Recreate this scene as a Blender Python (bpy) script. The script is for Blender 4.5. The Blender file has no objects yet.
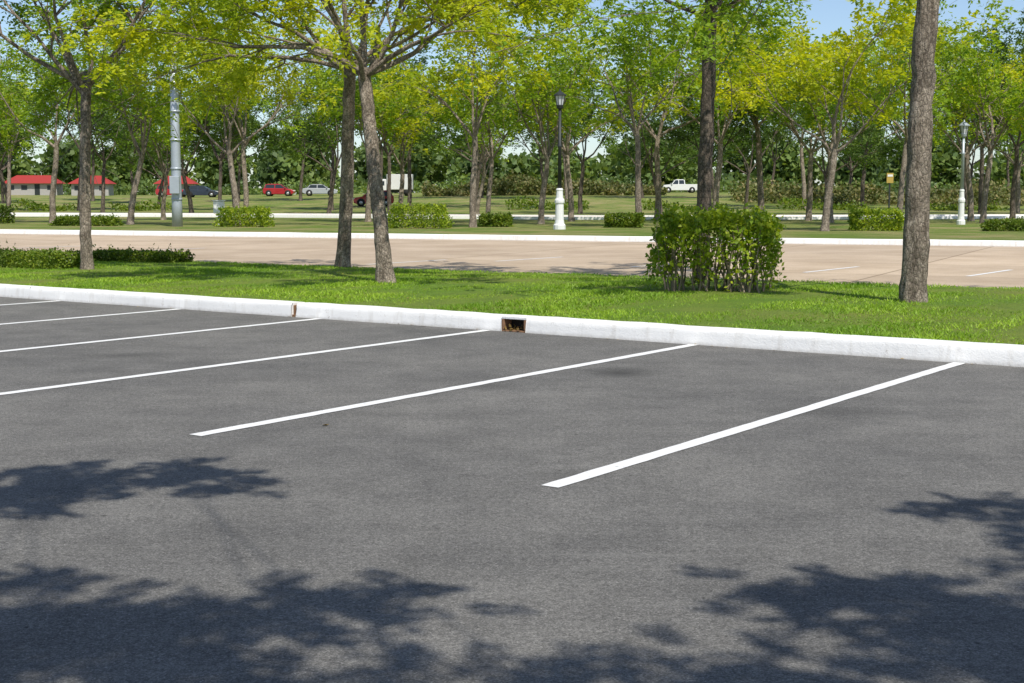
import bpy, bmesh, math, random
import numpy as np
from mathutils import Vector, Matrix
random.seed(7)
sc = bpy.context.scene
COL = sc.collection
try:
    sc.view_settings.view_transform = 'Standard'; sc.view_settings.look = 'None'
    sc.view_settings.exposure = 0; sc.view_settings.gamma = 1
except Exception: pass

# ------------------------------------------------------------ lighting
SUN_EL = math.radians(56)
SH = Vector((-0.40, 0.917, 0)).normalized()          # direction shadows fall
w = bpy.data.worlds.new("World"); sc.world = w; w.use_nodes = True
nt = w.node_tree; nt.nodes.clear()
sky = nt.nodes.new('ShaderNodeTexSky'); sky.sky_type = 'NISHITA'; sky.sun_disc = False
sky.sun_elevation = SUN_EL; sky.sun_rotation = math.atan2(-SH.x, -SH.y)
sky.air_density = 0.8; sky.dust_density = 0.6; sky.ozone_density = 1.6
bg = nt.nodes.new('ShaderNodeBackground'); bg.inputs[1].default_value = 0.145
wo = nt.nodes.new('ShaderNodeOutputWorld')
nt.links.new(sky.outputs[0], bg.inputs[0]); nt.links.new(bg.outputs[0], wo.inputs[0])
sl = bpy.data.lights.new("sun", 'SUN'); sl.energy = 5.0; sl.angle = math.radians(0.55); sl.color = (1, 0.95, 0.86)
so = bpy.data.objects.new("sun", sl); COL.objects.link(so)
dvec = Vector((SH.x*math.cos(SUN_EL), SH.y*math.cos(SUN_EL), -math.sin(SUN_EL)))
so.rotation_euler = dvec.to_track_quat('-Z', 'Y').to_euler(); so.location = (0, 0, 30)

cam = bpy.data.cameras.new("camera"); co = bpy.data.objects.new("camera", cam); COL.objects.link(co)
cam.sensor_width = 36; cam.lens = 49.1; cam.clip_end = 3000; cam.clip_start = 0.05
co.location = (0, 0, 1.4); co.rotation_euler = (math.radians(90-5.95), 0, 0)
sc.camera = co

# ------------------------------------------------------------ material helpers
class M:
    def __init__(s, name):
        s.m = bpy.data.materials.new(name); s.m.use_nodes = True
        s.t = s.m.node_tree; s.n = s.t.nodes; s.l = s.t.links
        s.b = s.n['Principled BSDF']; s.out = s.n['Material Output']
        s.b.inputs['Specular IOR Level'].default_value = 0.3
        s.tc = s.n.new('ShaderNodeTexCoord')
    def lk(s, a, b): s.l.new(a, b)
    def noise(s, scale, detail=4, rough=.55, vec=None, dist=0):
        n = s.n.new('ShaderNodeTexNoise'); n.inputs['Scale'].default_value = scale
        n.inputs['Detail'].default_value = detail; n.inputs['Roughness'].default_value = rough
        n.inputs['Distortion'].default_value = dist
        s.lk(vec if vec else s.tc.outputs['Object'], n.inputs['Vector']); return n.outputs[0]
    def voro(s, scale, vec=None, feature='F1', out='Distance'):
        n = s.n.new('ShaderNodeTexVoronoi'); n.inputs['Scale'].default_value = scale; n.feature = feature
        s.lk(vec if vec else s.tc.outputs['Object'], n.inputs['Vector']); return n.outputs[out]
    def mapping(s, scale=(1,1,1), rot=(0,0,0), loc=(0,0,0)):
        n = s.n.new('ShaderNodeMapping'); n.inputs['Scale'].default_value = scale
        n.inputs['Rotation'].default_value = rot; n.inputs['Location'].default_value = loc
        s.lk(s.tc.outputs['Object'], n.inputs['Vector']); return n.outputs[0]
    def ramp(s, f, stops):
        n = s.n.new('ShaderNodeValToRGB'); e = n.color_ramp.elements
        while len(e) < len(stops): e.new(0.5)
        for i, (p, c) in enumerate(stops):
            e[i].position = p
            if not isinstance(c, (tuple, list)): c = (c, c, c)
            e[i].color = (c[0], c[1], c[2], 1)
        s.lk(f, n.inputs[0]); return n.outputs[0]
    def mix(s, f, a, b, typ='MIX'):
        n = s.n.new('ShaderNodeMix'); n.data_type = 'RGBA'; n.blend_type = typ
        for v, i in ((f, 0), (a, 6), (b, 7)):
            if isinstance(v, (int, float)) and i == 0: n.inputs[0].default_value = v
            elif isinstance(v, (tuple, list)): n.inputs[i].default_value = (v[0], v[1], v[2], 1)
            else: s.lk(v, n.inputs[i])
        return n.outputs[2]
    def math(s, op, a, b=0.0):
        n = s.n.new('ShaderNodeMath'); n.operation = op
        for i, v in enumerate((a, b)):
            if isinstance(v, (int, float)): n.inputs[i].default_value = v
            else: s.lk(v, n.inputs[i])
        return n.outputs[0]
    def base(s, c):
        if isinstance(c, (tuple, list)): s.b.inputs['Base Color'].default_value = (c[0], c[1], c[2], 1)
        else: s.lk(c, s.b.inputs['Base Color'])
    def rough(s, r): s.b.inputs['Roughness'].default_value = r
    def bump(s, h, strength=.5, dist=.01):
        n = s.n.new('ShaderNodeBump'); n.inputs['Strength'].default_value = strength
        n.inputs['Distance'].default_value = dist
        s.lk(h, n.inputs['Height']); s.lk(n.outputs[0], s.b.inputs['Normal'])

def simple(name, c, r=.6, metal=0, nv=.15, ns=6):
    m = M(name); n = m.noise(ns, 5)
    m.base(m.mix(n, tuple(x*(1-nv) for x in c), tuple(min(1, x*(1+nv)) for x in c)))
    m.rough(r); m.b.inputs['Metallic'].default_value = metal; return m.m

# asphalt -----------------------------------------------------
m = M("asphalt"); m.rough(.95); m.b.inputs['Specular IOR Level'].default_value = .2
g = m.noise(140, 3, .8); g2 = m.noise(34, 4, .75)
big = m.noise(.4, 6, .65); mid = m.noise(2.2, 7, .7)
c = m.ramp(g, [(.34, (.066,.064,.060)), (.5, (.130,.127,.121)), (.67, (.25,.243,.228))])
c = m.mix(1, c, m.ramp(g2, [(.34, .80), (.66, 1.22)]), 'MULTIPLY')
c = m.mix(1, c, m.ramp(big, [(.34, (.80,.80,.81)), (.66, (1.16,1.15,1.13))]), 'MULTIPLY')
c = m.mix(1, c, m.ramp(mid, [(.34, (.84,.84,.84)), (.66, (1.13,1.13,1.12))]), 'MULTIPLY')
fl = m.voro(48); flr = m.noise(9, 3)
c = m.mix(m.math('MULTIPLY', m.ramp(fl, [(.08, 1), (.2, 0)]), m.ramp(flr, [(.4, .15), (.6, .65)])), c, (.42, .405, .38))
sp = m.voro(7.5); spn = m.noise(23, 2)
c = m.mix(m.math('MULTIPLY', m.ramp(sp, [(.04, 1), (.10, 0)]), m.ramp(spn, [(.42, 0), (.58, .85)])), c, (.03, .028, .026))
mp = m.mapping(scale=(.5, 7, 1), rot=(0, 0, .5))
c = m.mix(m.ramp(m.noise(1.6, 6, .7, vec=mp), [(.56, 0), (.76, .45)]), c, (.22, .215, .20))
for (x, y, rx, ry, st) in ((.86, 11.0, .34, .42, .6), (-.2, 10.2, .3, .25, .3), (2.1, 9.0, .5, .3, .3), (-3.4, 12.2, .5, .3, .4), (.3, 6.9, .25, .2, .25), (-1.0, 8.9, .6, .2, .2)):
    mm = m.mapping(scale=(1/rx, 1/ry, 1), loc=(-x/rx, -y/ry, 0))
    gr = m.n.new('ShaderNodeTexGradient'); gr.gradient_type = 'SPHERICAL'; m.lk(mm, gr.inputs[0])
    f = m.math('MULTIPLY', m.math('MULTIPLY', gr.outputs['Fac'], m.math('ADD', mid, .7)), st)
    c = m.mix(f, c, (.03, .029, .027))
m.base(c); m.bump(m.math('ADD', g, m.math('MULTIPLY', fl, .7)), .6, .006)
ASPH = m.m

m = M("line_paint"); m.rough(.6)
n1 = m.noise(55, 4, .7); n2 = m.noise(5, 4)
c = m.mix(n2, (.66, .66, .64), (.80, .80, .79))
wear = m.math('MULTIPLY', m.ramp(n1, [(.58, 0), (.68, 1)]), m.ramp(n2, [(.35, .3), (.62, .85)]))
m.base(m.mix(wear, c, (.22, .22, .21))); m.bump(n1, .4, .004)
LINE = m.m

m = M("kerb_paint"); m.rough(.7)
n1 = m.noise(9, 6, .65); n2 = m.noise(60, 3, .7)
sep = m.n.new('ShaderNodeSeparateXYZ'); m.lk(m.tc.outputs['Object'], sep.inputs[0])
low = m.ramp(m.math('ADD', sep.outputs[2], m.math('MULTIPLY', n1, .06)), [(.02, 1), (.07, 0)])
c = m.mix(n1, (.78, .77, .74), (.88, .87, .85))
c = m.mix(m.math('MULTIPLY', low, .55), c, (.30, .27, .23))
c = m.mix(m.ramp(m.math('MULTIPLY', n2, n1), [(.35, 0), (.42, .7)]), c, (.42, .38, .33))
st = m.noise(3.2, 5, .6, vec=m.mapping(scale=(3, 3, .3)))
c = m.mix(m.ramp(st, [(.53, 0), (.72, .4)]), c, (.5, .46, .4))
m.base(c); m.bump(m.math('ADD', n1, n2), .4, .01)
KERB = m.m

m = M("concrete_road"); m.rough(.85)
rot = math.radians(26)
br = m.n.new('ShaderNodeTexBrick'); br.offset = 0
br.inputs['Scale'].default_value = 1; br.inputs['Brick Width'].default_value = 5; br.inputs['Row Height'].default_value = 4.2
br.inputs['Mortar Size'].default_value = .03; br.inputs['Mortar Smooth'].default_value = .3
br.inputs['Color1'].default_value = (1, 1, 1, 1); br.inputs['Color2'].default_value = (.84, .84, .85, 1)
br.inputs['Mortar'].default_value = (.5, .48, .45, 1)
m.lk(m.mapping(rot=(0, 0, rot)), br.inputs['Vector'])
n1 = m.noise(.5, 6, .65); n2 = m.noise(30, 4)
c = m.mix(m.ramp(n1, [(.3, 0), (.7, 1)]), (.42, .32, .22), (.60, .48, .35))
c = m.mix(1, c, br.outputs['Color'], 'MULTIPLY')
c = m.mix(1, c, m.ramp(n2, [(.3, .85), (.7, 1.1)]), 'MULTIPLY')
m.base(c); m.bump(n2, .3, .01)
ROAD = m.m

def grass_mat(name, a, b, dry, dryamt=.5):
    m = M(name); m.rough(.9)
    n1 = m.noise(.3, 6, .65); n2 = m.noise(3, 6, .7); n3 = m.noise(38, 4, .75)
    c = m.mix(m.ramp(n2, [(.3, 0), (.7, 1)]), a, b)
    c = m.mix(m.math('MULTIPLY', m.ramp(n1, [(.42, 0), (.62, 1)]), dryamt), c, dry)
    c = m.mix(1, c, m.ramp(n3, [(.3, .6), (.7, 1.35)]), 'MULTIPLY')
    m.base(c); m.bump(m.math('ADD', n3, n2), .9, .06)
    return m.m
LAWN = grass_mat("lawn_grass", (.11, .21, .016), (.18, .28, .024), (.28, .28, .06), .6)
FIELD = grass_mat("field_grass", (.10, .17, .022), (.17, .23, .034), (.33, .28, .12), .85)

def leafmat(name, c1, c2, dark, trans=.35, tcol=None, objvar=.25, ns=.55):
    m = M(name); m.rough(.5); m.b.inputs['Specular IOR Level'].default_value = .3
    ge = m.n.new('ShaderNodeNewGeometry')
    n = m.noise(ns, 4); oi = m.n.new('ShaderNodeObjectInfo')
    r = ge.outputs['Random Per Island']
    c = m.mix(r, c1, c2)
    c = m.mix(m.ramp(n, [(.38, .8), (.58, 0)]), c, dark)
    f = m.math('MULTIPLY', oi.outputs['Random'], objvar)
    c = m.mix(f, c, dark)
    m.base(c)
    tr = m.n.new('ShaderNodeBsdfTranslucent')
    m.lk(m.mix(1, c, tcol or (1.6, 1.55, .6), 'MULTIPLY'), tr.inputs[0])
    ms = m.n.new('ShaderNodeMixShader'); ms.inputs[0].default_value = trans
    m.lk(m.b.outputs[0], ms.inputs[1]); m.lk(tr.outputs[0], ms.inputs[2]); m.lk(ms.outputs[0], m.out.inputs[0])
    return m.m
LEAF_Y = leafmat("leaves_yellow_green", (.38, .44, .014), (.58, .56, .02), (.19, .30, .014), .45, objvar=.3)
LEAF_G = leafmat("leaves_green", (.23, .37, .022), (.42, .50, .028), (.10, .20, .016), .42, objvar=.4)
LEAF_D = leafmat("leaves_dark", (.085, .17, .022), (.20, .28, .03), (.04, .085, .014), .34, objvar=.4)
LEAF_F = leafmat("leaves_far", (.11, .18, .05), (.22, .29, .07), (.05, .09, .03), .3, objvar=0, ns=.12)
LEAF_S = leafmat("leaves_shrub", (.19, .30, .018), (.42, .47, .03), (.09, .17, .014), .35, objvar=0, ns=3.5)
LEAF_H = leafmat("leaves_hedge", (.10, .18, .014), (.23, .28, .022), (.06, .11, .01), .3, ns=2)
LEAF_B = leafmat("leaves_bank", (.12, .16, .03), (.34, .27, .12), (.06, .09, .02), .2)
BLADE = leafmat("grass_blades", (.21, .37, .02), (.36, .49, .05), (.14, .27, .018), .3, objvar=0)
DRYLEAF = leafmat("dry_leaves", (.26, .15, .05), (.42, .30, .07), (.12, .08, .04), .1, objvar=0)

def bark(name, a, b, sc_=1.0, bd=.03, lich=.5):
    m = M(name); m.rough(.95)
    v = m.mapping(scale=(1, 1, .3))
    n1 = m.noise(14*sc_, 6, .7, vec=v, dist=.6); n2 = m.noise(2.5, 4); vo = m.voro(24*sc_, vec=m.mapping(scale=(1, 1, .5)), feature='DISTANCE_TO_EDGE')
    n3 = m.noise(55, 4, .75); n4 = m.noise(7, 5, .7)
    c = m.mix(m.ramp(n1, [(.34, 0), (.62, 1)]), a, b)
    c = m.mix(m.math('MULTIPLY', m.ramp(n4, [(.52, 0), (.60, 1)]), lich), c, tuple(min(1, x*1.5+.03) for x in b))
    c = m.mix(m.ramp(vo, [(0, .65), (.12, 0)]), c, tuple(x*.3 for x in a))
    c = m.mix(1, c, m.ramp(n2, [(.3, .75), (.7, 1.25)]), 'MULTIPLY')
    c = m.mix(1, c, m.ramp(n3, [(.3, .6), (.7, 1.4)]), 'MULTIPLY')
    m.base(c); m.bump(m.math('ADD', m.math('ADD', n1, n3), vo), 1, bd)
    return m.m
BARK = bark("bark", (.16, .125, .092), (.38, .315, .25))
BARK_D = bark("bark_dark", (.07, .055, .043), (.20, .16, .125), .8, lich=.3)

# ------------------------------------------------------------ mesh helpers
def mesh_np(name, parts, mats, loc=(0, 0, 0), link=True, obname=None):
    me = bpy.data.meshes.new(name)
    V = np.concatenate([np.asarray(p[0], float).reshape(-1, 3) for p in parts])
    me.vertices.add(len(V)); me.vertices.foreach_set('co', V.ravel())
    starts, loops, mi, sm = [], [], [], []; off = 0; ls = 0
    for v, f, k, s in parts:
        f = np.asarray(f, int)
        if len(f):
            loops.append((f+off).ravel()); kk = f.shape[1]
            starts.append(ls+np.arange(len(f))*kk); ls += f.size
            mi.append(np.full(len(f), k)); sm.append(np.full(len(f), s))
        off += len(np.asarray(v).reshape(-1, 3))
    loops = np.concatenate(loops); starts = np.concatenate(starts)
    me.loops.add(len(loops)); me.loops.foreach_set('vertex_index', loops.astype(np.int32))
    me.polygons.add(len(starts)); me.polygons.foreach_set('loop_start', starts.astype(np.int32))
    me.polygons.foreach_set('material_index', np.concatenate(mi).astype(np.int32))
    me.polygons.foreach_set('use_smooth', np.concatenate(sm).astype(bool))
    for x in mats: me.materials.append(x)
    me.update(calc_edges=True); me.validate()
    if not link: return me
    ob = bpy.data.objects.new(obname or name, me); ob.location = loc; COL.objects.link(ob); return ob

def tube(pts, rad, n, rng, rough=0.0):
    pts = np.array(pts, float); k = len(pts); V = []
    a = np.linspace(0, 2*np.pi, n, endpoint=False)
    ref = np.array([1., 0.13, 0.05])
    for i in range(k):
        d = pts[min(i+1, k-1)]-pts[max(i-1, 0)]; d /= (np.linalg.norm(d)+1e-9)
        u = ref-d*ref.dot(d)
        if np.linalg.norm(u) < .05: u = np.array([0, 1., 0])-d*d[1]
        u /= np.linalg.norm(u); v = np.cross(d, u); ref = u
        rr = rad[i]*(1+rough*(rng.random(n)-.5))
        V.append(pts[i]+np.outer(np.cos(a)*rr, u)+np.outer(np.sin(a)*rr, v))
    V = np.concatenate(V); F = []
    for i in range(k-1):
        for j in range(n):
            F.append((i*n+j, i*n+(j+1) % n, (i+1)*n+(j+1) % n, (i+1)*n+j))
    return V, F

def nrm(a): return a/(np.linalg.norm(a, axis=-1, keepdims=True)+1e-9)

def sprays(anchor, outd, K, rl, nl, ll, lw, rng, droop=.25, jit=.08):
    A = np.repeat(anchor, K, 0); O = np.repeat(outd, K, 0); N = len(A)
    A = A+rng.normal(0, jit, (N, 3))
    D = O*.7+nrm(rng.normal(0, 1, (N, 3)))*.9; D[:, 2] = D[:, 2]*.6-droop; D = nrm(D)
    side = nrm(np.cross(D, np.array([0, 0, 1.])+rng.normal(0, .3, (N, 3))))
    L = rl*rng.uniform(.6, 1.25, (N, 1)); out = []
    for j in range(nl):
        t = (j//2+1)/max(1, nl/2); s = 1 if j % 2 else -1
        P = A+D*L*t; P[:, 2] -= L[:, 0]*.25*t*t
        ld = nrm(D*.55+side*s*.85+rng.normal(0, .28, (N, 3)))
        nn = np.array([0, 0, 1.])+rng.normal(0, .6, (N, 3)); nn[:, 1] -= .3
        wv = nrm(np.cross(ld, nn)); sz = rng.uniform(.7, 1.2, (N, 1))
        out.append(np.stack([P, P+ld*ll*.45*sz+wv*lw*.5*sz, P+ld*ll*sz, P+ld*ll*.45*sz-wv*lw*.5*sz], 1))
    V = np.concatenate(out).reshape(-1, 3)
    return V, np.arange(len(V)).reshape(-1, 4)

def leafcloud(P, ll, lw, rng, up=.6):
    N = len(P); ld = nrm(rng.normal(0, 1, (N, 3))); nn = rng.normal(0, 1, (N, 3)); nn[:, 2] += up
    wv = nrm(np.cross(ld, nn)); sz = rng.uniform(.6, 1.3, (N, 1))
    V = np.stack([P, P+ld*ll*.5*sz+wv*lw*.5*sz, P+ld*ll*sz, P+ld*ll*.5*sz-wv*lw*.5*sz], 1).reshape(-1, 3)
    return V, np.arange(len(V)).reshape(-1, 4)

def tree_mesh(name, seed, trunk, r0, r1, nlimb=5, ll=3.0, spread=42, K=4, nl=10, rl=.3, lsz=(.09, .045),
              leafmat_=None, barkmat=None, sides=14, rough=.1, flare=1.35, levels=3, thin=1.0, base_limbs=None, trop=.05, zcut=None, droop=.25, zmin=None):
    rng = np.random.default_rng(seed); rnd = random.Random(seed)
    parts = []
    tp = np.array(trunk, float); seg = []
    nn_ = 9
    for i in range(len(tp)-1):
        p0 = tp[max(i-1, 0)]; p1 = tp[i]; p2 = tp[i+1]; p3 = tp[min(i+2, len(tp)-1)]
        for k in range(nn_):
            t = k/nn_
            seg.append(.5*((2*p1)+(-p0+p2)*t+(2*p0-5*p1+4*p2-p3)*t*t+(-p0+3*p1-3*p2+p3)*t**3))
    seg.append(tp[-1]); n = len(seg)
    rad = []
    for i in range(n):
        f = i/(n-1); h = seg[i][2]-seg[0][2]
        rad.append((r0+(r1-r0)*f)*(1+(flare-1)*math.exp(-h/.16)))
    seg = [s+rng.normal(0, r0*.045, 3) if 0 < i < n-1 else s for i, s in enumerate(seg)]
    seg[0] = seg[0]-np.array([0, 0, .06])
    v, f = tube(seg, rad, sides, rng, rough); parts.append((v, f, 0, True))
    anch = []; outd = []
    up = np.array([0, 0, 1.])
    def grow(p, d, L, r, lev, tr=None):
        tr = trop if tr is None else tr
        ns = 5 if lev == 1 else 4
        pts = [p]; rr = [r]; q = p.copy(); dd = d.copy()
        for i in range(ns):
            dd = dd+rng.normal(0, .14 if lev < 3 else .22, 3)+up*(tr if lev == 1 else (tr*.4 if lev == 2 else -.07))
            dd /= np.linalg.norm(dd); q = q+dd*L/ns; pts.append(q.copy())
            rr.append(max(.005, r*(1-.68*(i+1)/ns)))
        v, f = tube(pts, rr, 8 if lev == 1 else 5, rng, .08); parts.append((v, f, 0, True))
        if lev >= levels:
            for i in range(1, ns+1): anch.append(pts[i]); outd.append(dd.copy())
            return
        if lev == levels-1:
            for i in range(2, ns+1):
                if rnd.random() < .6: anch.append(pts[i]); outd.append(dd.copy())
        kids = 4 if lev == 1 else 3
        for k in range(kids+1):
            i = ns if k == kids else rnd.randint(2 if lev == 1 else 1, ns)
            a = rnd.uniform(0, 2*math.pi); ax = np.array([math.cos(a), math.sin(a), rnd.uniform(-.2, .4)])
            nd = dd*.8+ax*(.75 if k < kids else .2); nd /= np.linalg.norm(nd)
            grow(pts[i].copy(), nd, L*rnd.uniform(.45, .68), rr[i]*.66, lev+1, tr)
    top = np.array(seg[-1]); az0 = rnd.uniform(0, 6.28)
    for i in range(nlimb):
        a = az0+i*2*math.pi/nlimb+rnd.uniform(-.35, .35)
        pol = math.radians(spread)*(rnd.uniform(.65, 1.15) if i else .2)
        d = np.array([math.sin(pol)*math.cos(a), math.sin(pol)*math.sin(a), math.cos(pol)])
        grow(top-np.array([0, 0, rnd.uniform(0, .25)]), d, ll*rnd.uniform(.8, 1.15), r1*rnd.uniform(.45, .68), 1)
    for (p, d, L, r) in (base_limbs or []):
        d = np.array(d, float); grow(np.array(p, float), d/np.linalg.norm(d), L, r, 1, -.04)
    anch = np.array(anch); outd = np.array(outd)
    if thin < 1:
        k = rng.random(len(anch)) < thin; anch = anch[k]; outd = outd[k]
    if zmin:
        cx, cy = seg[-1][0], seg[-1][1]; rr_ = np.hypot(anch[:, 0]-cx, anch[:, 1]-cy)
        k = (anch[:, 2] > zmin) | ((rr_ > 1.3) & (anch[:, 2] > zmin-.6)); anch = anch[k]; outd = outd[k]
    if zcut:
        k = (anch[:, 2] < zcut) | (rng.random(len(anch)) < .35); anch = anch[k]; outd = outd[k]
    v, f = sprays(anch, outd, K, rl, nl, lsz[0], lsz[1], rng, droop=droop)
    parts.append((v, f, 1, False))
    return mesh_np(name, parts, [barkmat or BARK, leafmat_ or LEAF_G], link=False)

def put(name, me, loc, rz=0, s=1, sz=None):
    o = bpy.data.objects.new(name, me); COL.objects.link(o); o.location = loc
    o.rotation_euler = (0, 0, rz); o.scale = (s, s, sz or s); return o

CS, SN = .815, .580
def lot(s, t, z=0): return (s*CS+t*SN, -s*SN+t*CS, z)
KT = 11.68
def tA(s): return 20.0+.089*(s+5.47)
def sstep(a, b, x):
    t = np.clip((x-a)/(b-a), 0, 1); return t*t*(3-2*t)
def gz(x, y):
    return 1.75*sstep(115, 205, y)+(.25*np.sin(x*.05+1)*sstep(110, 160, y))

# ------------------------------------------------------------ ground
xs = np.concatenate([np.linspace(-900, -260, 8), np.linspace(-240, 240, 97), np.linspace(260, 900, 8)])
ys = np.concatenate([np.linspace(-300, -40, 6), np.linspace(-30, 260, 88), np.linspace(280, 1500, 12)])
X, Y = np.meshgrid(xs, ys); Z = gz(X, Y); nx, ny = len(xs), len(ys)
V = np.stack([X, Y, Z], -1).reshape(-1, 3)
idx = np.arange(nx*ny).reshape(ny, nx)
F = np.stack([idx[:-1, :-1], idx[:-1, 1:], idx[1:, 1:], idx[1:, :-1]], -1).reshape(-1, 4)
mesh_np("ground", [(V, F, 0, True)], [FIELD])

def sheet(name, pts, z, mat):
    v = [(p[0], p[1], z) for p in pts]
    me = bpy.data.meshes.new(name); me.from_pydata(v, [], [tuple(range(len(v)))]); me.materials.append(mat)
    o = bpy.data.objects.new(name, me); COL.objects.link(o); return o
sheet("parking_lot", [lot(-90, -45), lot(45, -45), lot(45, KT+.02), lot(-90, KT+.02)], .004, ASPH)
parts = []
LS = [-3.69+2.5*i for i in (1, 2)]+[-3.69, -6.19, -8.62, -11.0]+[-13.35-2.36*i for i in range(7)]
for i, s in enumerate(LS):
    hw = .052; t0 = 5.5; t1 = KT-.02; n = 60
    rg = np.random.default_rng(i+40)
    tt = np.linspace(t0, t1, n)
    L = [lot(s-hw+rg.normal(0, .0022), t, .008) for t in tt]; R = [lot(s+hw+rg.normal(0, .0022), t, .008) for t in tt]
    parts.append((L+R, [(k, k+n, k+n+1, k+1) for k in range(n-1)], 0, False))
mesh_np("parking_lines", parts, [LINE])

rg = np.random.default_rng(3)
def kerb_run(s0, s1, prof, fn, step=.25):
    n = max(2, int((s1-s0)/step)+1); ss = np.linspace(s0, s1, n); V = []; k = len(prof)
    for s in ss:
        wob = .004*math.sin(s*1.3)+.003*math.sin(s*5.1)
        for (a, z) in prof:
            V.append(fn(s, a+wob+rg.normal(0, .0025), z+(rg.normal(0, .0025) if z > .05 else 0)))
    F = [(i*k+j, (i+1)*k+j, (i+1)*k+j+1, i*k+j+1) for i in range(n-1) for j in range(k-1)]
    return V, F
H = .165
prof = [(0, 0), (.012, .10), (.02, H-.03), (.032, H-.008), (.05, H), (.23, H-.002), (.245, H-.012), (.245, 0)]
fk = lambda s, a, z: lot(s, KT+a, z)
def ends(s, prof, flip):
    V = [fk(s, a, z) for a, z in prof]; c = len(V); V.append(fk(s, .12, .0)); f = []
    for j in range(c-1): f.append((j, j+1, c) if flip else (j+1, j, c))
    return V, f
D1 = -11.42; D2 = -8.30
gaps = [(D1-.04, D1+.04), (D2-.155, D2+.155)]
joints = [-20.3, -16.4]
cuts = sorted([g for g in gaps]+[(j-.004, j+.004) for j in joints])
runs = []; a0 = -90
for g0, g1 in cuts: runs.append((a0, g0)); a0 = g1
runs.append((a0, 45))
parts = []
for a, b in runs:
    v, f = kerb_run(a, b, prof, fk); parts.append((v, f, 0, True))
    for e in (a, b):
        v, f = ends(e, prof, e == a); parts.append((v, f, 0, False))
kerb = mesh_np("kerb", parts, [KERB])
BRICK = simple("rust_brick", (.24, .135, .075), .9, nv=.5, ns=30)
DARKM = simple("recess_shade_paint", (.03, .026, .02), .9)  # near-black colour paints in the shade at the back of the drain opening

def mk(name, verts, faces, mat, parent=None, smooth=False, bevel=0):
    me = bpy.data.meshes.new(name); me.from_pydata([tuple(v) for v in verts], [], faces)
    bm = bmesh.new(); bm.from_mesh(me); bmesh.ops.recalc_face_normals(bm, faces=bm.faces); bm.to_mesh(me); bm.free()
    me.materials.append(mat)
    if smooth:
        for p in me.polygons: p.use_smooth = True
    o = bpy.data.objects.new(name, me); COL.objects.link(o)
    if parent: o.parent = parent
    if bevel:
        b = o.modifiers.new("b", 'BEVEL'); b.width = bevel; b.segments = 2; b.limit_method = 'ANGLE'
    return o
def box(name, x0, x1, y0, y1, z0, z1, mat, parent=None, bevel=0, tx=0, ty=0):
    v = [(x0, y0, z0), (x1, y0, z0), (x1, y1, z0), (x0, y1, z0), (x0+tx, y0+ty, z1), (x1-tx, y0+ty, z1), (x1-tx, y1-ty, z1), (x0+tx, y1-ty, z1)]
    return mk(name, v, [(0, 3, 2, 1), (4, 5, 6, 7), (0, 1, 5, 4), (1, 2, 6, 5), (2, 3, 7, 6), (3, 0, 4, 7)], mat, parent, bevel=bevel)
def lathe(name, prof, n, mat, parent=None, loc=(0, 0, 0), axis='z', smooth=True):
    V = []; F = []
    for (r, z) in prof:
        for j in range(n):
            a = 2*math.pi*(j+.5)/n
            p = (r*math.cos(a), r*math.sin(a), z)
            if axis == 'y': p = (p[0], p[2], p[1])
            V.append((p[0]+loc[0], p[1]+loc[1], p[2]+loc[2]))
    for i in range(len(prof)-1):
        for j in range(n): F.append((i*n+j, i*n+(j+1) % n, (i+1)*n+(j+1) % n, (i+1)*n+j))
    F.append(tuple(range(n))); F.append(tuple((len(prof)-1)*n+j for j in range(n)))
    return mk(name, V, F, mat, parent, smooth)
def empty(name, loc, rz=0, s=1):
    e = bpy.data.objects.new(name, None); COL.objects.link(e); e.location = loc; e.rotation_euler = (0, 0, rz); e.scale = (s, s, s)
    e.empty_display_size = .2; return e
ANG = -math.atan2(SN, CS)
e = empty("kerb_drain", lot(D2, KT, 0), ANG)
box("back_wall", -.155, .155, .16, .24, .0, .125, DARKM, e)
box("brick_sill", -.152, .152, .012, .155, .0, .018, BRICK, e, bevel=.004)
box("side_brick", -.154, -.125, .012, .155, .024, .13, BRICK, e, bevel=.004)
box("side_brick_r", .125, .154, .014, .155, .024, .13, BRICK, e, bevel=.004)
box("lintel", -.158, .158, .018, .243, .132, .162, KERB, e, bevel=.006)
rr_ = np.random.default_rng(5)
P = np.stack([rr_.uniform(-.11, .11, 50), rr_.uniform(-.03, .13, 50), rr_.uniform(.02, .05, 50)], 1)
v, f = leafcloud(P, .05, .025, rr_); o = mesh_np("litter", [(v, f, 0, False)], [DRYLEAF]); o.parent = e
e2 = empty("kerb_drain", lot(D1, KT, 0), ANG)
box("brick_back", -.039, .039, .035, .24, 0, .14, BRICK, e2, bevel=.01)
box("sill", -.036, .036, .01, .032, 0, .03, BRICK, e2, bevel=.004)

# grass verge ---------------------------------------------------
n = 140; ss = np.linspace(-90, 45, n); V = []
rows = 14; GZ = .13
for s in ss:
    for k in range(rows):
        fr = k/(rows-1); t = KT+.24+(tA(s)-KT-.24)*fr
        z = GZ+.035*math.sin(fr*math.pi)+.01*math.sin(s*1.7+fr*5)
        V.append(lot(s, t+(.05*math.sin(s*2.3)+.04*math.sin(s*6.1) if k == rows-1 else 0), z if k < rows-1 else .05))
    V.append(lot(s, tA(s)+.03, -.02))
rw = rows+1
F = [(i*rw+j, (i+1)*rw+j, (i+1)*rw+j+1, i*rw+j+1) for i in range(n-1) for j in range(rw-1)]
mesh_np("grass_verge", [(V, F, 0, True)], [LAWN])
rng = np.random.default_rng(11)
N = 250000
s = rng.uniform(-29, 5, N); fr = rng.random(N)**1.2
t = KT+.21+(tA(s)+.06-KT-.21)*fr
z = GZ-.012+.035*np.sin(fr*np.pi); z = np.where(fr > .97, .07, z)
x = s*CS+t*SN; y = -s*SN+t*CS
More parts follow.
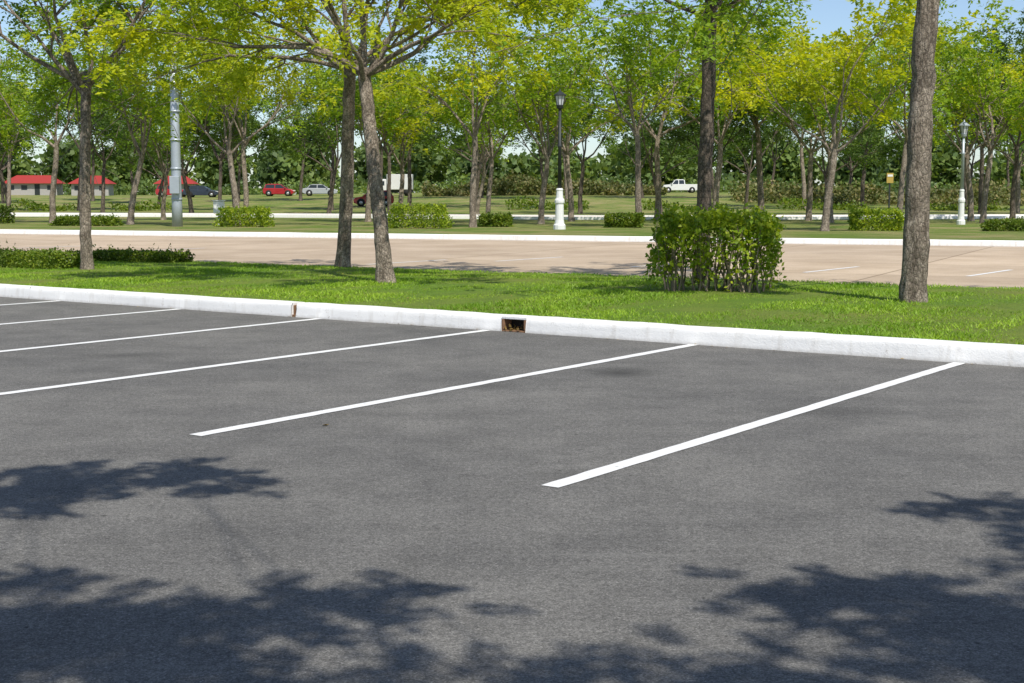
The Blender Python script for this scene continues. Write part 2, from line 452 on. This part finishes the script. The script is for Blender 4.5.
patch = np.sin(x*2.9+np.sin(y*2.3)*1.5)+np.sin(y*3.7-x*1.3)+np.sin(x*.9-y*1.1)*.6
h = rng.uniform(.015, .042, N)*(1+.30*np.sin(x*1.7+np.sin(y*2.1)*2)+.25*np.sin(x*5.3-y*4.1)); wd = rng.uniform(.005, .012, N)
edge = (fr < .03) & (rng.random(N) < .5); h = np.where(edge, h*1.5, h)
a = rng.uniform(0, 6.28, N); lx = rng.normal(0, .7, N)*h; ly = rng.normal(0, .7, N)*h
keep = (patch > -1.3) | (rng.random(N) < .35)
v = np.stack([np.stack([x-np.cos(a)*wd, y-np.sin(a)*wd, z], 1), np.stack([x+np.cos(a)*wd, y+np.sin(a)*wd, z], 1), np.stack([x+lx, y+ly, z+h], 1)], 1)[keep].reshape(-1, 3)
mesh_np("grass", [(v, np.arange(len(v)).reshape(-1, 3), 0, False)], [BLADE])

# concrete road beyond the verge ---------------------------------
Bp = lambda q, off=0, z=0: (-18.9+q*.9285+off*.371, 51.7-q*.371+off*.9285, z)
sheet("concrete_road", [lot(-90, tA(-90)-.3), lot(45, tA(45)-.3), Bp(110, 0)[:2], Bp(-110, 0)[:2]], .006, ROAD)
prof2 = [(0, 0), (.02, .15), (.05, .17), (.26, .17), (.28, .0)]
v, f = kerb_run(-110, 110, prof2, lambda s, a, z: Bp(s, a, z), 1.0)
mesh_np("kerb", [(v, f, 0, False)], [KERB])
parts = []
def dash(cx, cy, dx, dy, L, wd, z=.010):
    l = math.hypot(dx, dy); dx /= l; dy /= l; px, py = -dy*wd/2, dx*wd/2
    return ([(cx-dx*L/2-px, cy-dy*L/2-py, z), (cx+dx*L/2-px, cy+dy*L/2-py, z), (cx+dx*L/2+px, cy+dy*L/2+py, z), (cx-dx*L/2+px, cy-dy*L/2+py, z)], [(0, 1, 2, 3)], 0, False)
for (cx, cy) in ((6.1, 26.6), (8.7, 25.4), (11.2, 24.3), (3.1, 28.6), (-9.0, 36.5), (-12.5, 38.5), (.4, 31.0), (-2.2, 29.6)):
    parts.append(dash(cx, cy, .58, .815, 2.6, .10))
mesh_np("road_markings", parts, [LINE])

def ribbon(name, pts, wd, z, mat, kerbs=True):
    pts = [Vector(p) for p in pts]; L = []; R = []
    for i, p in enumerate(pts):
        d = (pts[min(i+1, len(pts)-1)]-pts[max(i-1, 0)]).normalized(); nn = Vector((-d.y, d.x))
        L.append(p+nn*wd/2); R.append(p-nn*wd/2)
    n = len(pts); V = [(p.x, p.y, z) for p in L]+[(p.x, p.y, z) for p in R]
    F = [(i, i+n, i+n+1, i+1) for i in range(n-1)]
    mk(name, V, F, mat)
    if kerbs:
        for side, s in ((L, 1), (R, -1)):
            V = []
            for i, p in enumerate(side):
                d = (side[min(i+1, n-1)]-side[max(i-1, 0)]).normalized(); nn = Vector((-d.y, d.x))*s
                for (a, zz) in ((0, 0), (.02, .17), (.30, .17), (.32, 0)): V.append((p.x+nn.x*a, p.y+nn.y*a, zz))
            F = [(i*4+j, (i+1)*4+j, (i+1)*4+j+1, i*4+j+1) for i in range(n-1) for j in range(3)]
            mk("kerb", V, F, KERB)
ribbon("park_road", [(-70, 104), (-40, 101), (-17, 96), (-4, 90), (6, 86), (20, 88), (40, 92), (80, 94)], 7, .008, ROAD)

# ------------------------------------------------------------ trees
NR = dict(K=4, nl=12, rl=.27, lsz=(.092, .047))
t1 = tree_mesh("tree_a", 21, [(0, 0, 0), (.0, 0, 1.2), (.05, 0, 2.4), (.08, 0, 3.15)], .098, .082, 5, 2.6, 46, leafmat_=LEAF_G, thin=.85, zcut=5.4, zmin=3.15,
   base_limbs=[((.06, 0, 3.1), (-1, -.2, .8), 2.5, .045), ((.06, 0, 3.1), (.9, -.5, .85), 2.3, .045), ((.06, 0, 3.12), (-.4, 1, .8), 2.3, .04)], **NR)
put("shade_tree", t1, (-7.18, 23.6, .13))
t2a = tree_mesh("tree_b", 33, [(0, 0, 0), (.12, -.3, 1.3), (.20, -.6, 2.5), (.30, -1.0, 3.5)], .122, .098, 5, 2.6, 58, leafmat_=LEAF_Y, thin=.85, zcut=5.4, zmin=3.6,
   base_limbs=[((.27, -.9, 3.4), (-1, -.3, .45), 2.8, .045), ((.28, -.95, 3.4), (-.8, .5, .4), 2.7, .04), ((.3, -1, 3.45), (.9, .4, .75), 2.4, .045)], **NR)
put("shade_tree", t2a, (-3.02, 24.9, .13))
t2b = tree_mesh("tree_c", 47, [(0, 0, 0), (-.10, .1, 1.0), (-.24, .3, 2.2), (-.34, .45, 3.1)], .112, .09, 6, 2.5, 60, leafmat_=LEAF_Y, thin=.85, flare=1.6, zcut=5.2, zmin=3.25,
   base_limbs=[((-.3, .4, 3.0), (1, -.2, .8), 2.3, .045), ((-.33, .4, 3.05), (-1, -.3, .75), 2.4, .045)], **NR)
put("shade_tree", t2b, (-1.81, 20.1, .13))
t3 = tree_mesh("tree_d", 52, [(0, 0, 0), (.02, 0, 1.4), (.04, 0, 2.8), (.10, 0, 4.4)], .145, .118, 5, 2.6, 50, leafmat_=LEAF_G, sides=32, rough=.24, flare=1.15, thin=.6, zcut=6, zmin=3.7,
   base_limbs=[((.09, 0, 4.1), (-1, .5, .15), 2.7, .035), ((.1, 0, 4.2), (1, .6, .25), 2.6, .035)], **NR)
put("shade_tree", t3, (4.72, 16.4, .13))
t5 = tree_mesh("tree_e", 64, [(0, 0, 0), (.02, 0, 1.5), (.05, 0, 3.0), (.06, 0, 4.1)], .118, .098, 5, 2.7, 48, leafmat_=LEAF_G, barkmat=BARK_D, thin=.75, zcut=6, zmin=3.7,
   base_limbs=[((.06, 0, 3.9), (1, .2, .7), 2.6, .05), ((.06, 0, 3.95), (-.8, .8, .4), 2.5, .035), ((.06, 0, 3.95), (.5, -1, .35), 2.3, .03)], **NR)
put("shade_tree", t5, (2.93, 21.5, .13))

def midv(seed, fork, lean, ll, spread, leaf, K=3, thin=1.0, bk=None):
    return tree_mesh("tree_mid_%d" % seed, seed, [(0, 0, 0), (lean*.3, 0, fork*.4), (lean*.7, .1, fork*.75), (lean, .1, fork)], .135, .10, 5, ll, spread,
                     K=K, nl=6, rl=.42, lsz=(.20, .10), leafmat_=leaf, barkmat=bk or BARK, sides=9, thin=thin, trop=.05)
MY = [midv(101, 3.2, .2, 3.2, 44, LEAF_Y, thin=.75), midv(102, 2.8, -.3, 3.3, 40, LEAF_Y, thin=.7)]
MG = [midv(111, 3.4, .3, 3.5, 40, LEAF_G, thin=.75), midv(112, 3.0, -.2, 3.2, 46, LEAF_G, thin=.75), midv(113, 2.6, .6, 3.6, 36, LEAF_G, thin=.65)]
MD = [midv(121, 3.2, .3, 3.6, 50, LEAF_D, 3, bk=BARK_D), midv(122, 2.4, -.5, 3.6, 54, LEAF_D, 3, bk=BARK_D), midv(123, 3.6, .1, 3.9, 44, LEAF_D, 3, bk=BARK_D)]
rnd = random.Random(5)
mids = [
    (5.8, 64, MG, 0, 1.15), (1.45, 70, MG, 2, 1.15), (-1.75, 63, MY, 0, 1.15), (-12.9, 66, MY, 1, 1.2), (-18.8, 69, MG, 2, 1.2),
    (-23.6, 72, MG, 0, 1.2), (12.5, 56, MY, 1, 1.15), (24.2, 72, MG, 1, 1.2), (-30, 74, MY, 0, 1.2), (29, 66, MG, 2, 1.2),
    (10.6, 73, MY, 0, 1.3), (16.8, 74, MY, 1, 1.3), (-7.8, 76, MG, 1, 1.2), (18.2, 66, MG, 0, 1.1), (-36, 70, MG, 1, 1.2), (-42, 72, MY, 1, 1.2), (8.3, 80, MG, 1, 1.4), (14.6, 82, MG, 0, 1.45)]
for (x, y, L, i, s_) in mids:
    put("shade_tree", L[i], (x, y, 0), rnd.uniform(0, 6.28), s_, s_*rnd.uniform(.98, 1.14))
for y0, dx, L, smin, smax in ((80, 6.4, MG+MY+MD[:2], 1.2, 1.5), (108, 6.2, MD+MD+MG, 1.3, 1.7), (132, 7.5, MD+MG[:1], 1.4, 1.9), (160, 9.0, MD, 1.4, 1.9)):
    half = y0*.42
    x = -half
    while x < half:
        xx = x+rnd.uniform(-2, 2); yy = y0+rnd.uniform(-5, 5)
        if not (12 < xx < 17 and y0 > 100 and rnd.random() < .6):
            if abs(yy-92) > 6.5 or xx < -12:
                sc_ = rnd.uniform(smin, smax)*.85
                put("shade_tree", rnd.choice(L), (xx, yy, float(gz(xx, yy))), rnd.uniform(0, 6.28), sc_, sc_*rnd.uniform(.85, 1.14))
        x += dx

# distant mass of trees: crowns of differing height and width
rng = np.random.default_rng(77); PP = []
for i in range(46):
    cx = -118+i*5.2+rng.uniform(-2, 2); cy = 226+rng.uniform(-8, 22); hh = rng.uniform(5.5, 11.5); rw_ = rng.uniform(3, 5.2)
    n_ = 1000; d = nrm(rng.normal(0, 1, (n_, 3)))*(rng.random((n_, 1))**.35)
    p = np.stack([cx+d[:, 0]*rw_*(1+.3*np.sin(d[:, 2]*5+i)), cy+d[:, 1]*rw_, hh*.56+d[:, 2]*hh*.46], 1)
    p = p+rng.normal(0, .35, p.shape); PP.append(p)
x = rng.uniform(-125, 125, 9000); y = 236+rng.uniform(-3, 3, 9000); z = rng.uniform(0, 4.0, 9000)*(1+.3*np.sin(x*.3))
PP.append(np.stack([x, y, z], 1)); P = np.concatenate(PP); P[:, 2] += gz(P[:, 0], P[:, 1])
v, f = leafcloud(P, 1.15, .85, rng)
mesh_np("distant_trees", [(v, f, 0, False)], [LEAF_F])
def scrub(name, N, x0, x1, yc, yd, h0, mat, ls, seed, skip=None):
    rng = np.random.default_rng(seed)
    x = rng.uniform(x0, x1, N); y = yc+rng.uniform(-yd, yd, N)
    hh = np.clip(h0*(1+.7*np.sin(x*.41+seed)*np.sin(x*.13+2)+.45*np.sin(x*.97+y*.5)), .15, 9); z = hh*rng.random(N)**.8
    P = np.stack([x, y, z+gz(x, y)], 1)
    if skip is not None: P = P[skip(P[:, 0], P[:, 1])]
    v, f = leafcloud(P, ls, ls*.6, rng); mesh_np(name, [(v, f, 0, False)], [mat])
scrub("undergrowth", 15000, -95, 95, 208, 5, 1.3, LEAF_F, .6, 5)
scrub("undergrowth", 16000, 24, 75, 150, 6, 1.3, LEAF_B, .42, 6)
scrub("undergrowth", 15000, -60, 60, 128, 2.2, .55, LEAF_H, .30, 7, lambda x, y: (x < -28) & (np.sin(x*.7) > -.2) | (x > -4) & (np.sin(x*.5) > -.3))
scrub("undergrowth", 12000, -14, 19, 176, 4, 1.3, LEAF_B, .45, 8, lambda x, y: x > -11)

# tree beside / behind the camera whose crown shades the foreground tarmac
k = 1/math.tan(SUN_EL)
def above(gx, gy, z): return np.array([gx-SH.x*k*z, gy-SH.y*k*z, z])
blobs = [
    (-2.35, 6.75, .50, .30, 90), (-1.75, 6.92, .42, .15, 44), (-2.2, 6.35, .4, .13, 40), (-1.5, 6.65, .3, .08, 14),
    (-1.6, 4.33, .50, .36, 120), (-1.05, 4.38, .35, .26, 66), (-1.8, 4.85, .4, .10, 28), (-.60, 4.64, .26, .08, 28), (-.33, 4.70, .16, .05, 11), (-1.1, 3.75, .6, .3, 100),
    (.1, 3.85, .5, .10, 36), (.75, 3.95, .4, .12, 35), (.4, 3.5, .7, .2, 60),
    (1.25, 4.72, .36, .17, 52), (1.65, 4.55, .36, .26, 72), (1.45, 4.15, .4, .2, 50), (1.0, 4.8, .2, .07, 12), (1.6, 3.8, .4, .3, 56), (2.10, 6.15, .30, .09, 26), (2.5, 5.9, .4, .2, 45), (2.2, 5.3, .25, .3, 50)]
rng = np.random.default_rng(19); parts = []
base = np.array([2.3, -2.0, 0.]); fork = np.array([2.2, -1.7, 3.3])
v, f = tube([base-[0, 0, .05], base+[0, .05, .5], base+[-.03, .1, 1.5], fork, fork+[0, 0, 1.2]], [.2, .15, .135, .12, .04], 16, rng, .1); parts.append((v, f, 0, True))
A = []; O = []
for (gx, gy, rx, ry, nn) in blobs:
    zc = rng.uniform(5.6, 6.3); c = above(gx, gy, zc)
    st = fork+np.array([0, 0, rng.uniform(.2, 1.0)])
    m1 = st+(c-st)*.35+np.array([rng.normal(0, .2), rng.normal(0, .2), .35]); m2 = st+(c-st)*.7+np.array([rng.normal(0, .2), rng.normal(0, .2), .3])
    v, f = tube([st, m1, m2, c], [.008, .006, .005, .004], 6, rng, .05); parts.append((v, f, 0, True))
    dh = nrm((c-st)[None])[0]
    for i in range(nn):
        a = rng.uniform(0, 6.28); r = rng.random()**.6
        A.append(c+np.array([math.cos(a)*rx*r, math.sin(a)*ry*r, rng.normal(0, .15)])); O.append(dh*.4)
v, f = sprays(np.array(A), np.array(O), 1, .24, 12, .095, .052, rng, droop=.05, jit=.04)
parts.append((v, f, 1, False))
mesh_np("shade_tree", parts, [BARK, LEAF_G])

# ------------------------------------------------------------ shrub & hedges
STEM = simple("stem_bark", (.26, .21, .14), .9, nv=.4, ns=20)
def shrub(name, cx, cy, z0, L, D, Hh, rz, nleaf, lsz, mat, stems=0, bottom=0.0, seed=1, lump=.12, shoots=0):
    rng = np.random.default_rng(seed); parts = []
    for i in range(stems):
        x = rng.uniform(-.46, .46)*L; y = rng.uniform(-.45, .45)*D
        pts = [np.array([x*.92, y*.92, -.03])]
        for j in range(5): pts.append(pts[-1]+np.array([rng.normal(0, .04), rng.normal(0, .04), Hh/5.2]))
        v, f = tube(pts, [.015, .013, .011, .009, .007, .004], 5, rng, .1); parts.append((v, f, 1, True))
    N = nleaf
    x = rng.uniform(-.5, .5, N); y = rng.uniform(-.5, .5, N); z = rng.random(N)
    sh = rng.random(N) < .6; ax = rng.integers(0, 5, N)
    x = np.where(sh & (ax == 0), .5-rng.random(N)**2*.16, x); x = np.where(sh & (ax == 1), -.5+rng.random(N)**2*.16, x)
    y = np.where(sh & (ax == 2), -.5+rng.random(N)**2*.18, y); y = np.where(sh & (ax == 3), .5-rng.random(N)**2*.18, y)
    z = np.where(sh & (ax == 4), 1-rng.random(N)**2*.15, z)
    if bottom:
        keep = rng.random(N) < np.clip((z-.08)/bottom, .05, 1); x, y, z = x[keep], y[keep], z[keep]
    r = 1-.13*np.clip((z-.72)/.28, 0, 1)**2
    lm = 1+lump*(np.sin(x*7+z*5+seed)*.5+np.sin(y*9-z*6+x*13)*.5)
    X = x*L*r*lm; Yy = y*D*r*lm; Z = z*Hh*(1+lump*.9*np.sin(x*11+seed)*np.sin(y*8+1)+.8*lump*np.sin(x*27)*np.sin(y*19+2))
    gap = (np.sin(X*11+Z*8)+np.sin(Yy*9-Z*13+X*6)+.5*np.sin(X*23-Z*17)) > (-1.15 if stems else -1.6)
    P = [np.stack([X, Yy, Z], 1)[gap]]
    for i in range(shoots):
        a = rng.uniform(0, 6.28); q = np.array([rng.uniform(-.47, .47)*L, rng.uniform(-.45, .45)*D, Hh*rng.uniform(.9, 1.0)])
        if i % 3 == 0: q = np.array([(.47 if rng.random() < .5 else -.47)*L, rng.uniform(-.4, .4)*D, Hh*rng.uniform(.35, .9)])
        d = np.array([q[0]/L*.9, q[1]/D*.6, .7])+rng.normal(0, .2, 3); d /= np.linalg.norm(d); Ls = rng.uniform(.06, .19)
        tt = rng.random((9, 1)); P.append(q+d*Ls*tt+rng.normal(0, .012, (9, 3)))
    v, f = leafcloud(np.concatenate(P), lsz[0], lsz[1], rng, .9); parts.append((v, f, 0, False))
    ob = mesh_np(name, parts, [mat, STEM], loc=(cx, cy, z0)); ob.rotation_euler = (0, 0, rz); return ob
shrub("shrub", 2.68, 18.3, .14, 1.56, 1.0, .98, -.25, 11500, (.07, .042), LEAF_S, stems=70, bottom=.62, seed=4, lump=.11, shoots=110)
hd = [(-8.6, 24.6, .13, 2.6, .8, .30, -.5), (-7.2, 27.0, .13, 2.2, .6, .20, -.5), (-11.2, 26.6, .13, 2.2, .7, .25, -.5)]
for i, (x, y, z, L, D, h_, r) in enumerate(hd):
    shrub("hedge", x, y, z, L, D, h_, r, 9000, (.05, .03), LEAF_H, seed=30+i, lump=.08, shoots=30)
for i, (x, y, L, D, h_) in enumerate([(-4.05, 61, 2.5, 1.2, .95), (-12.2, 64, 2.3, 1.2, .8), (-.75, 64, 1.4, 1, .5), (5.0, 62.5, 1.6, 1, .55), (14.8, 57, 2.0, 1.2, .8),
                                      (20.6, 56, 3.2, 1.0, .4), (9.0, 66, 3, 1, .4), (-20, 66, 3, 1, .4), (-27, 72, 2.6, 1, .8)]):
    shrub("hedge", x, y, 0, L, D, h_, -.2, 5000, (.11, .06), LEAF_S if i in (0, 1, 4) else LEAF_H, seed=60+i, lump=.12, shoots=40)

rng = np.random.default_rng(8)
P = []
for i in range(10): P.append(lot(rng.uniform(-18, -9), rng.uniform(7, 11.6), .012))
for i in range(60): P.append(lot(rng.uniform(-20, 3), KT-abs(rng.normal(0, .06))-.01, .012))
for i in range(120): P.append(lot(rng.uniform(-20, 3), rng.uniform(12.2, 18), .18))
for q in range(4): P.append((-1.14+q*.008, 8.4+q*.01, .014))
P = np.array(P); ld = rng.normal(0, 1, (len(P), 3)); ld[:, 2] *= .12; ld = nrm(ld); wv = nrm(np.cross(ld, [0, 0, 1.]+rng.normal(0, .2, (len(P), 3))))
s_ = rng.uniform(.5, 1.2, (len(P), 1))
v = np.stack([P, P+ld*.02*s_+wv*.011*s_, P+ld*.042*s_, P+ld*.02*s_-wv*.011*s_], 1).reshape(-1, 3)
mesh_np("fallen_leaves", [(v, np.arange(len(v)).reshape(-1, 4), 0, False)], [DRYLEAF])

# ------------------------------------------------------------ street furniture
WHITE = simple("white_paint", (.75, .75, .73), .5, nv=.06)
BLACK = simple("black_metal", (.03, .035, .035), .45)
STEEL = simple("galvanised_steel", (.42, .46, .50), .45, metal=.35, nv=.15, ns=3)
GLASSL = simple("lantern_glass", (.55, .57, .58), .2)
def lamp(x, y, Ht=6.35, q=.62, pm=None):
    pm = pm or BLACK
    e = empty("street_lamp", (x, y, float(gz(x, y))))
    lathe("pedestal", [(.42*q, 0), (.42*q, .18), (.34*q, .24), (.30*q, .40), (.28*q, 1.05), (.34*q, 1.12), (.34*q, 1.22), (.25*q, 1.32), (.22*q, 1.6), (.25*q, 1.66), (.2*q, 1.72)], 12, WHITE, e, smooth=False)
    lathe("pole", [(.09, 1.7), (.07, 3.4), (.10, 3.44), (.10, 3.5), (.07, 3.54), (.06, Ht-.75)], 14, pm, e)
    lathe("collar", [(.07, Ht-.76), (.15, Ht-.68), (.13, Ht-.62), (.17, Ht-.58)], 12, pm, e)
    lathe("lantern", [(.13, Ht-.575), (.21, Ht-.2)], 8, GLASSL, e, smooth=False)
    for j in range(8):
        a = 2*math.pi*(j+.5)/8
        p0 = Vector((.14*math.cos(a), .14*math.sin(a), Ht-.58)); p1 = Vector((.22*math.cos(a), .22*math.sin(a), Ht-.195))
        v, f = tube([p0, p1], [.012, .012], 4, np.random.default_rng(1)); mk("cage_bar", v, f, BLACK, e)
    lathe("cap", [(.28, Ht-.197), (.28, Ht-.16), (.14, Ht-.06), (.05, Ht), (.02, Ht+.1)], 8, pm, e, smooth=False)
lamp(2.0, 59.0, 5.75); lamp(22.1, 69, 5.0, .5, STEEL)
e = empty("utility_pole", (-15.4, 64.5, 0))
lathe("shaft", [(.25, 0), (.235, 1), (.21, 4), (.16, 8.0)], 12, STEEL, e)
for i, z in enumerate((1.2, 2.6, 3.9, 5.2, 6.4)): lathe("band_%d" % i, [(.25, z), (.25, z+.09)], 12, STEEL, e)
box("control_box", -.22, .22, -.45, -.25, 1.5, 2.3, STEEL, e, bevel=.02)
e = empty("meter_box", (-14.2, 68, 0))
box("post", -.06, .06, -.06, .06, 0, .55, WHITE, e); box("cabinet", -.25, .25, -.18, .18, .55, 1.15, WHITE, e, bevel=.05)
box("roof", -.29, .29, -.22, .22, 1.152, 1.2, WHITE, e, bevel=.02)
YEL = simple("sign_yellow", (.42, .30, .07), .6)
e = empty("park_sign", (26.6, 99, 0))
box("post", -.05, .05, -.04, .04, 0, 3.0, BLACK, e)
box("board", -.24, .24, -.09, -.045, 2.3, 3.0, YEL, e, bevel=.01); box("board_header", -.18, .18, -.11, -.092, 2.75, 2.9, WHITE, e)

# ------------------------------------------------------------ vehicles
GL = simple("car_glass", (.03, .04, .05), .12); TYRE = simple("tyre", (.02, .02, .02), .8); RIM = simple("rim", (.5, .5, .5), .35, metal=.6)
LAMPR = simple("tail_light", (.4, .02, .02), .3); LAMPW = simple("head_light", (.8, .8, .75), .2)
def paint(name, c):
    m = M(name); m.base(m.mix(m.noise(2), c, tuple(min(1, x*1.06) for x in c))); m.rough(.28); m.b.inputs['Coat Weight'].default_value = .6; return m.m
PR = paint("car_paint_red", (.36, .02, .025)); PW = paint("car_paint_white", (.72, .72, .71)); PS = paint("car_paint_silver", (.36, .38, .40)); PB = paint("car_paint_dark", (.03, .04, .06))
def prism(name, prof, w0, w1f, mat, e, bevel=.04):
    V = []; n = len(prof)
    for sgn in (-1, 1):
        for (x, z) in prof: V.append((x, sgn*w1f(z)*w0, z))
    F = [tuple(range(n)), tuple(range(2*n-1, n-1, -1))]+[(i, (i+1) % n, n+(i+1) % n, n+i) for i in range(n)]
    return mk(name, V, F, mat, e, bevel=bevel)
def car(kind, x, y, rz, col, nm):
    e = empty(nm, (x, y, float(gz(x, y))+.01), rz)
    wx = (-1.38, 1.38)
    one = lambda z: 1.0 if z < .75 else .97
    if kind == 'sedan':
        body = [(-2.2, .32), (-2.28, .55), (-2.22, .92), (-1.75, 1.0), (.95, .98), (1.95, .84), (2.22, .68), (2.25, .35), (1.9, .22), (-1.9, .22)]
        cab = [(-1.85, .985), (-1.25, 1.40), (-.9, 1.46), (.15, 1.46), (.45, 1.40), (1.15, .965)]
        roof = [(-1.28, 1.395), (-.9, 1.475), (.15, 1.475), (.48, 1.395), (.4, 1.385), (-1.2, 1.385)]
        pil = [(-1.6, -1.25), (-.35, -.33), (.95, .45)]
    elif kind == 'hatch':
        body = [(-1.95, .32), (-2.02, .6), (-1.98, 1.0), (-1.6, 1.04), (.9, 1.0), (1.75, .86), (1.98, .68), (2.0, .35), (1.7, .22), (-1.7, .22)]
        cab = [(-1.93, 1.0), (-1.65, 1.50), (-1.3, 1.56), (.0, 1.56), (.35, 1.48), (1.15, .99)]
        roof = [(-1.72, 1.49), (-1.3, 1.575), (.0, 1.575), (.38, 1.48), (.3, 1.46), (-1.6, 1.46)]
        pil = [(-1.8, -1.6), (-.45, -.43), (.98, .35)]; wx = (-1.25, 1.25)
    else:
        body = [(-2.6, .42), (-2.65, .6), (-2.62, 1.12), (-.75, 1.12), (-.7, 1.15), (1.1, 1.12), (2.15, 1.02), (2.5, .85), (2.55, .45), (2.2, .32), (-2.3, .32)]
        cab = [(-.72, 1.12), (-.62, 1.70), (-.4, 1.76), (.4, 1.76), (.6, 1.70), (1.25, 1.10)]
        roof = [(-.65, 1.70), (-.4, 1.775), (.42, 1.775), (.64, 1.69), (.55, 1.67), (-.6, 1.67)]
        pil = [(-.68, -.6), (.15, .15), (1.1, .6)]; wx = (-1.65, 1.55)
    W = .88; prism("body", body, W, one, col, e, .07)
    taper = lambda z: .93-.16*max(0, z-1.0)/.5
    prism("windows", cab, W, taper, GL, e, .03)
    prism("roof", roof, W, lambda z: taper(z)+.008, col, e, .02)
    zt = roof[0][1]; zb = cab[0][1]
    for sy in (-1, 1):
        for i, (xb, xt) in enumerate(pil):
            yb = sy*(taper(zb)*W+.008); yt = sy*(taper(zt)*W+.008)
            mk("pillar_%d" % i, [(xb-.05, yb, zb-.03), (xb+.05, yb, zb-.03), (xt+.05, yt, zt), (xt-.05, yt, zt)], [(0, 1, 2, 3)], col, e)
        for i, xw in enumerate(wx):
            y0 = sy*.70; y1 = sy*.90
            lathe("wheel", [(.25, y0), (.33, y0+sy*.02), (.33, y1-sy*.03), (.29, y1)], 20, TYRE, e, loc=(xw, 0, .33), axis='y')
            lathe("hub", [(.19, y1-sy*.01), (.17, y1+sy*.012)], 12, RIM, e, loc=(xw, 0, .33), axis='y')
            lathe("wheel_arch", [(.41, sy*.6), (.41, sy*.884)], 20, TYRE, e, loc=(xw, 0, .36), axis='y')
        xr = body[2][0]-.02
        box("tail_light", xr, xr+.12, sy*.62-.16, sy*.62+.16, .72, .9, LAMPR, e, bevel=.02)
        xf = body[-3][0]+.0
        box("head_light", xf-.16, xf+.015, sy*.62-.17, sy*.62+.17, .62, .76, LAMPW, e, bevel=.02)
        box("mirror", pil[2][0]-.12, pil[2][0]+.02, sy*.98-.07, sy*.98+.07, zb+.02, zb+.16, col, e, bevel=.02)
    if kind == 'pickup':
        box("bed_floor", -2.55, -.8, -.76, .76, 1.121, 1.13, BLACK, e)
    return e
car('pickup', 22.6, 190, math.pi, PW, "pickup_truck")
car('hatch', -13.8, 140, math.pi+.1, PR, "parked_car")
car('hatch', -44.5, 184, 0, PR, "parked_car"); car('sedan', -40, 181, .05, PB, "parked_car")
car('hatch', -30.5, 184, 0, PR, "parked_car"); car('sedan', -25, 183, .1, PS, "parked_car")
e = empty("box_truck", (-14.6, 176, float(gz(-14.6, 176))), math.pi)
box("cargo_box", -2.2, 1.0, -1, 1, .8, 2.7, PW, e, bevel=.04); box("cab", 1.05, 2.5, -.95, .95, .5, 2.1, PW, e, bevel=.12)
box("windscreen", 2.1, 2.53, -.85, .85, 1.3, 1.9, GL, e, bevel=.03); box("side_window", 1.3, 2.0, -.97, .97, 1.3, 1.85, GL, e, bevel=.02); box("chassis", -2.2, 2.4, -.7, .7, .45, .79, BLACK, e)
for xw in (-1.5, 1.8):
    for sy in (-1, 1): lathe("wheel", [(.42, sy*.7), (.42, sy*.97)], 18, TYRE, e, loc=(xw, 0, .42), axis='y')
REDC = simple("red_roof", (.32, .035, .03), .8); WALL = simple("grey_wall", (.40, .38, .36), .9)
def red_house(x, y, L, D, rz):
    z0 = float(gz(x, y)); e = empty("red_roof_building", (x, y, z0), rz)
    box("walls", -L/2, L/2, -D/2, D/2, -.1, 1.7, WALL, e)
    mk("roof", [(-L/2-.4, -D/2-.5, 1.6), (L/2+.4, -D/2-.5, 1.6), (L/2+.4, D/2+.5, 1.6), (-L/2-.4, D/2+.5, 1.6), (-L/2+1.2, 0, 2.75), (L/2-1.2, 0, 2.75)],
       [(0, 1, 5, 4), (1, 2, 5), (2, 3, 4, 5), (3, 0, 4), (0, 3, 2, 1)], REDC, e)
    nW = int(L/1.6)
    for i in range(nW):
        xc = -L/2+(i+.5)*L/nW
        if i == nW//2: box("door", xc-.35, xc+.35, -D/2-.02, -D/2-.002, 0, 1.5, BLACK, e)
        else: box("window", xc-.4, xc+.4, -D/2-.02, -D/2-.002, .7, 1.35, GL, e)
red_house(-67, 197, 7, 4, .1); red_house(-58.5, 196, 5, 4, .1); red_house(-47.5, 199, 5, 4, .1)
